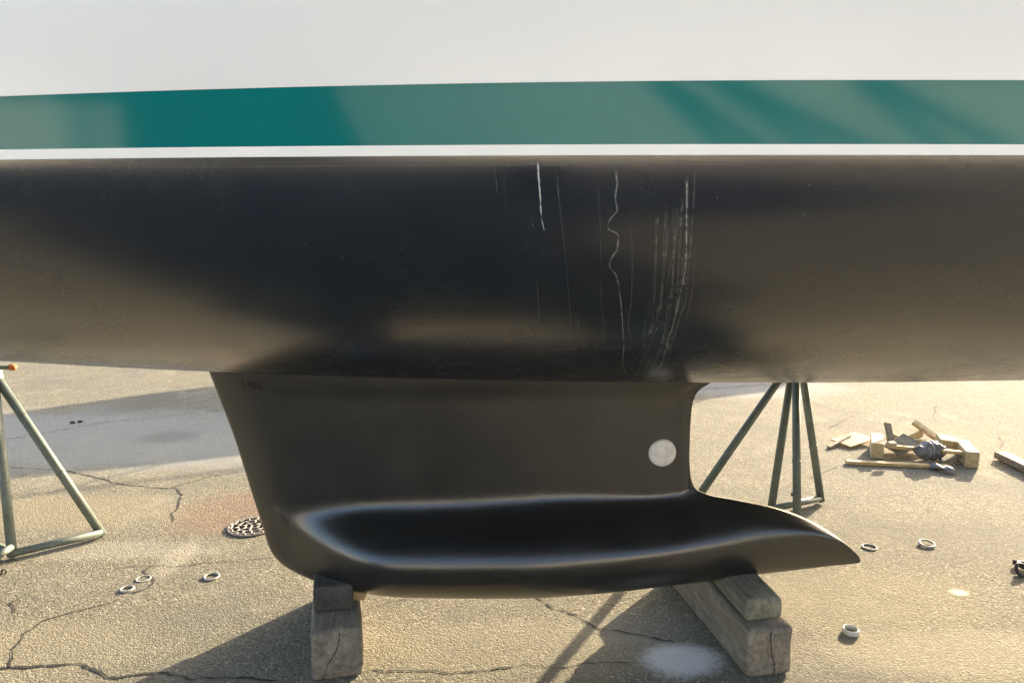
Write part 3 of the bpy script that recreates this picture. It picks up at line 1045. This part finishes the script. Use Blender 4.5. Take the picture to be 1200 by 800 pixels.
    for i in range(n - 1):
        for j in range(m_):
            bm.faces.new((rings[i][j], rings[i][(j+1) % m_], rings[i+1][(j+1) % m_], rings[i+1][j]))
    bm.faces.new(rings[0][::-1]); bm.faces.new(rings[-1])
    o = bm_obj('wrapped_bundle', bm, M['plastic'], None, True)
    tag(o, 'crumpled grey plastic bundle resting in the wooden frame', 'bundle')
    # bent sheet in front
    verts, faces = [], []
    a, b = G(1089, 549), G(1119, 555)
    N = 14
    for i in range(N + 1):
        u = i / N
        p = a.lerp(b, u)
        wd = 0.052 * math.sin(math.pi * (0.12 + 0.86 * u)) ** 0.6
        z = 0.012 + 0.030 * math.sin(math.pi * u) + 0.012 * math.sin(u * 9)
        verts += [(p.x, p.y - wd, max(0.004, z - 0.012)), (p.x, p.y, z), (p.x, p.y + wd, z * 0.8)]
    for i in range(N):
        for k in range(2):
            faces.append((3*i+k, 3*i+k+1, 3*i+k+4, 3*i+k+3))
    o = mesh_obj('metal_sheet', verts, faces, M['foil'], None, True)
    sm = o.modifiers.new('thickness', 'SOLIDIFY'); sm.thickness = 0.003
    tag(o, 'small bent grey sheet lying in front of the long stick', 'sheet')
    # timber at right edge
    a, b = G(1178, 541), G(1230, 566)
    piece('timber_offcut', (a + b) / 2 + Vector((0, 0.06, 0.032)), ((b - a).length, 0.085, 0.045), (0, 0, math.atan2(b.y-a.y, b.x-a.x)), M['woodgrey'], 'weathered timber offcut cut by the right edge of the photo', 'timber offcut')
    # shackle at the right edge
    bm = bmesh.new()
    p = G(1198, 668, 0.02)
    add_torus(bm, loc_rot(p, R(50), 0, 0.3), 0.030, 0.008, 20, 8)
    add_torus(bm, loc_rot(p + Vector((0.03, 0.03, 0.01)), R(10), 0, 0.3), 0.026, 0.008, 20, 8)
    add_tube(bm, G(1187, 658, .02), G(1206, 661, .02), 0.012, 0.009, 10)
    sh = bm_obj('rusty_shackle', bm, M['chain'], None, True)
    tag(sh, 'small dark rusty shackle on the asphalt at the right edge', 'shackle')
build_scrap()

# small black items far left
for k, (px, py) in enumerate(((85, 494.5), (94, 493.5))):
    bm = bmesh.new(); add_box(bm, 0.034, 0.025, 0.016, Matrix.Identity(4), 0.006, 2)
    o = bm_obj('rubber_scrap', bm, M['pit'], None, True); o.location = G(px, py, 0.01)
    tag(o, ('left of two small black rubber scraps on the shaded asphalt', 'right of two small black rubber scraps on the shaded asphalt')[k], 'rubber scrap', 'black rubber scraps')

# ------------------------------------------------------------------ neighbouring boat (casts the shade band on the far ground)
def build_neighbour():
    c = Vector((1.3, 10.0, 0))
    rot = R(24)
    root = empty('motor_launch', c, 'white motor launch on trestles beyond the yacht', 'launch')
    root.rotation_euler = (0, 0, rot)
    verts, faces = [], []
    xs = [-4.2 + 0.3 * i for i in range(29)]
    nr = 9
    for x in xs:
        b = 1.1 * (1 - max(0, (-x - 0.4) / 3.85) ** 2)
        b = max(b, 0.01)
        zb = 0.98 + 0.02 * max(0, -x - 1.5) ** 2
        zt = 1.54 + 0.02 * max(0, -x) ** 1.6
        for k in range(-nr, nr + 1):
            u = abs(k) / nr
            y = b * min(1, (u * 1.25) ** 0.55)
            z = zb + (zt - zb) * u ** 1.8
            verts.append((x, math.copysign(y, k), z))
    m_ = 2 * nr + 1
    for i in range(len(xs) - 1):
        for k in range(m_ - 1):
            a = i * m_ + k
            faces.append((a, a + 1, a + m_ + 1, a + m_))
        faces.append((i*m_, i*m_ + m_ - 1, (i+1)*m_ + m_ - 1, (i+1)*m_))
    faces.append(tuple((len(xs) - 1) * m_ + k for k in range(m_)))
    h = mesh_obj('hull', verts, faces, M['white'], None); h.parent = root
    bm = bmesh.new()
    for s in (-1, 1):
        add_tube(bm, (-2.2, s * 0.75, 1.98), (3.6, s * 1.0, 1.86), 0.014, 0.014, 8)
        for x in (-2.2, -0.7, 0.8, 2.2, 3.6):
            add_tube(bm, (x, s * (0.9 + 0.02*x), 1.5), (x, s * (0.9 + 0.02*x), 1.9), 0.012, 0.012, 8)
    r = bm_obj('rail', bm, M['alloy'], None, True); r.parent = root
    for x in (-1.6, 1.8):
        for s in (-1, 1):
            bm = bmesh.new(); add_box(bm, 0.12, 0.12, 1.05, Matrix.Translation((x, s * 0.35, 0.525)), 0.01, 1)
            t = bm_obj('trestle_post', bm, M['woodgrey']); t.parent = root
build_neighbour()

# ------------------------------------------------------------------ boats and shed across the yard, behind the photographer
def yard_yacht(pos, rz, L, label):
    root = empty('sailing_yacht', pos, label, 'sailing yacht')
    root.rotation_euler = (0, 0, rz)
    zw, zs = 1.15, 2.75
    def bm_half(u): return 1.5 * (1 - max(0, (0.45 - u) / 0.45) ** 2.1) * (1 - 0.3 * max(0, (u - 0.45) / 0.55) ** 2)
    def strip(name, lo, hi, n, mat):
        verts, faces = [], []
        N = 41
        for side in (-1, 1):
            base = len(verts)
            for i in range(N):
                u = i / (N - 1)
                for k in range(n):
                    v = lo + (hi - lo) * k / (n - 1)
                    b = max(bm_half(u), 0.01)
                    if v < 0:
                        y = b * math.cos(-v * math.pi / 2) ** 0.9
                        z = zw - (0.75 * (1 - max(0, (0.3 - u) / 0.32) ** 2)) * math.sin(-v * math.pi / 2)
                    else:
                        y = b * (1 + 0.05 * v); z = zw + (zs - zw + 0.35 * (1 - u) ** 2) * v
                    x = u * L - L / 2 - 0.9 * max(v, -0.4) * (1 - u) ** 2 * 1.1
                    verts.append((x, side * y, z))
            for i in range(N - 1):
                for k in range(n - 1):
                    a = base + i * n + k
                    f = (a, a + 1, a + n + 1, a + n)
                    faces.append(f if side == 1 else f[::-1])
        o = mesh_obj(name, verts, faces, mat, None, True); o.parent = root
    strip('underbody', -1, 0, 14, M['bottom'])
    strip('topside', 0, 1, 10, M['white'])
    for nm, sz, c, mt in (('cabin', (L * 0.35, 1.5, 0.45), (0, 0, zs + 0.25), M['white']), ('deck', (L * 0.8, 2.2, 0.05), (0.3, 0, zs - 0.02), M['deck']), ('transom', (0.06, 2.0, 1.5), (L / 2 - 0.03, 0, 1.95), M['white']), ('keel', (1.8, 0.16, 0.6), (0.2, 0, 0.32), M['bottom'])):
        bm = bmesh.new(); add_box(bm, *sz, Matrix.Translation(c), 0.03, 2)
        o = bm_obj(nm, bm, mt); o.parent = root
    bm = bmesh.new(); add_tube(bm, (-0.8, 0, zs), (-0.8, 0, zs + 10), 0.07, 0.06, 12)
    o = bm_obj('mast', bm, M['alloy'], None, True); o.parent = root
yard_yacht((3.3, -9.4, 0), 0, 14.0, 'white sunlit yacht across the yard with its bow to the left')
yard_yacht((-16.6, -9.8, 0), R(-4), 11.0, 'white sunlit yacht across the yard, stern beside the gap')

def boat_shed():
    root = empty('boat_shed', (0, -20, 0), 'long dark boarded boat shed at the back of the yard', 'shed')
    bm = bmesh.new(); add_box(bm, 60, 9, 5.5, Matrix.Translation((0, -24.5, 2.75)))
    bm_obj('wall', bm, M['shed'], root)
    verts = [(-30.5, -19.5, 5.4), (30.5, -19.5, 5.4), (30.5, -24.5, 8), (-30.5, -24.5, 8), (-30.5, -29.5, 5.4), (30.5, -29.5, 5.4)]
    mesh_obj('roof', verts, [(0, 1, 2, 3), (3, 2, 5, 4)], M['shed'], root)
boat_shed()

# ------------------------------------------------------------------ the photographer (mirrored in the glossy paint)
def skin_body(name, V, E, rad, mat, parent, root=0):
    me = bpy.data.meshes.new(name)
    me.from_pydata(V, E, [])
    o = bpy.data.objects.new(name, me); COL.objects.link(o)
    me.materials.append(mat)
    sk = o.modifiers.new('skin', 'SKIN'); sk.use_smooth_shade = True
    for i, r in enumerate(rad):
        d = me.skin_vertices[0].data[i]
        d.radius = r if isinstance(r, tuple) else (r, r)
        d.use_root = (i == root)
    sub = o.modifiers.new('subdivision', 'SUBSURF'); sub.levels = 2; sub.render_levels = 2
    if parent: o.parent = parent
    return o

def photographer():
    root = empty('person', (0.0, -0.46, 0), 'person in dark jacket and trousers holding up a phone to the hull', 'person')
    V = [(0, 0, 0.95), (0, -0.01, 1.12), (0, -0.01, 1.30), (0, 0, 1.44), (0, 0.015, 1.52)]
    E = [(0, 1), (1, 2), (2, 3), (3, 4)]
    rad = [(0.165, 0.12), (0.155, 0.115), (0.185, 0.125), (0.12, 0.09), (0.055, 0.055)]
    for s in (-1, 1):
        b = len(V)
        V += [(s*0.20, 0.0, 1.40), (s*0.25, 0.08, 1.17), (s*0.10, 0.30, 1.42), (s*0.085, 0.345, 1.50)]
        rad += [0.065, 0.052, 0.038, 0.030]
        E += [(3, b), (b, b+1), (b+1, b+2), (b+2, b+3)]
        b = len(V)
        V += [(s*0.10, 0.0, 0.86), (s*0.12, 0.02, 0.50), (s*0.13, -0.01, 0.10)]
        rad += [0.095, 0.068, 0.052]
        E += [(0, b), (b, b+1), (b+1, b+2)]
    skin_body('body', V, E, rad, M['cloth'], root)
    bm = bmesh.new()
    bmesh.ops.create_uvsphere(bm, u_segments=24, v_segments=16, radius=1)
    for v in bm.verts:
        x, y, z = v.co
        w = 1 - 0.18 * max(0, -z)
        v.co = Vector((x * 0.076 * w, y * 0.097 * w + 0.03 + (0.012 * math.exp(-((x/0.12)**2 + ((z+0.1)/0.25)**2)) if y > 0.6 else 0), z * 0.118 + 1.63))
    hd = bm_obj('head', bm, M['skin'], None, True); hd.parent = root
    bm = bmesh.new()
    bmesh.ops.create_uvsphere(bm, u_segments=24, v_segments=16, radius=1)
    for v in list(bm.verts):
        if v.co.y > 0.35 and v.co.z < 0.45: bm.verts.remove(v)
    for v in bm.verts:
        x, y, z = v.co
        v.co = Vector((x * 0.085, y * 0.106 + 0.022, z * 0.125 + 1.642))
    hr = bm_obj('hair', bm, M['hair'], None, True); hr.parent = root
    for s in (-1, 1):
        bm = bmesh.new(); add_box(bm, 0.095, 0.27, 0.085, Matrix.Translation((s*0.13, 0.05, 0.045)), 0.03, 3)
        o = bm_obj('shoe', bm, M['hair'], None, True); o.parent = root
        V = [(s*0.085, 0.345, 1.50), (s*0.078, 0.385, 1.545)]; E = [(0, 1)]; rad = [0.026, 0.030]
        for k in range(4):
            b = len(V); z = 1.545 + 0.018 * (k - 1.2); l = (0.9, 1.0, 0.95, 0.8)[k]
            V += [(s*0.086, 0.405, z + 0.012), (s*0.078, 0.405 + 0.030*l, z + 0.018), (s*0.066, 0.400 + 0.030*l, z + 0.020)]
            E += [(1, b), (b, b+1), (b+1, b+2)]; rad += [0.0095, 0.0085, 0.0075]
        b = len(V)
        V += [(s*0.070, 0.375, 1.555), (s*0.055, 0.392, 1.575)]; E += [(1, b), (b, b+1)]; rad += [0.011, 0.009]
        skin_body('hand', V, E, rad, M['skin'], root)
    bm = bmesh.new(); add_box(bm, 0.150, 0.008, 0.074, Matrix.Translation((0.0, -0.06, 1.575)), 0.003, 2)
    ph = bm_obj('phone', bm, M['hair'], None)
    root.scale = (0.94, 0.94, 0.93); ph.location.z = -0.11
    tag(ph, 'black phone held level in both hands', 'phone')
photographer()

for k, (xa, za, xb, zb) in enumerate(((2.3, 2.8, 8.6, 0.05), (1.5, 2.7, 6.0, 0.05), (4.8, 2.7, 10.4, 0.05))):  # unseen bars added to put dark diagonals into the stripe's reflection
    bm = bmesh.new(); add_tube(bm, (xa, -7.75, za), (xb, -7.1, zb), 0.09, 0.08, 12)
    o = bm_obj('reflection_bar', bm, M['wooddark'], None, True)
    tag(o, ('long dark bar added for the stripe reflection, middle of three', 'shorter dark spar leaning on the sunlit yacht, nearest its bow', 'dark bar added for the stripe reflection, nearest the stern')[k], 'added_bar', 'unseen bars added for the stripe reflection')

# ------------------------------------------------------------------ added unseen sheet at the far rail, shading ground mirrored in the hull
def sun_blocker():
    verts, faces = [], []
    nx, nz = 60, 24
    for i in range(nx + 1):
        for k in range(nz + 1):
            u = k / nz
            x = 1.38 + (1.45 + 1.1 * (1 - sstep(0.55, 0.85, u))) * i / nx
            yr = YC + top_pt(x, z_sheer(x))
            if u < 0.15:
                p = (x, yr - 0.25 * (1 - u / 0.15) + 0.02, z_sheer(x) + 0.03)
            else:
                d = (u - 0.15) / 0.85
                low = 0.88 + 0.05 * math.sin(x * 5.0)
                p = (x, yr + 0.06 + 0.05 * d * math.sin(x * 14 + 1.5 * d), z_sheer(x) + (low - z_sheer(x)) * d)
            verts.append(p)
    for i in range(nx):
        for k in range(nz):
            a = i * (nz + 1) + k
            faces.append((a, a + 1, a + nz + 2, a + nz + 1))
    o = mesh_obj('sun_blocker', verts, faces, M['blocker'], None, True)
    sm = o.modifiers.new('thickness', 'SOLIDIFY'); sm.thickness = 0.002
    tag(o, 'dark blue sheet added out of view at the far rail to block the sun', 'sun_blocker')
sun_blocker()
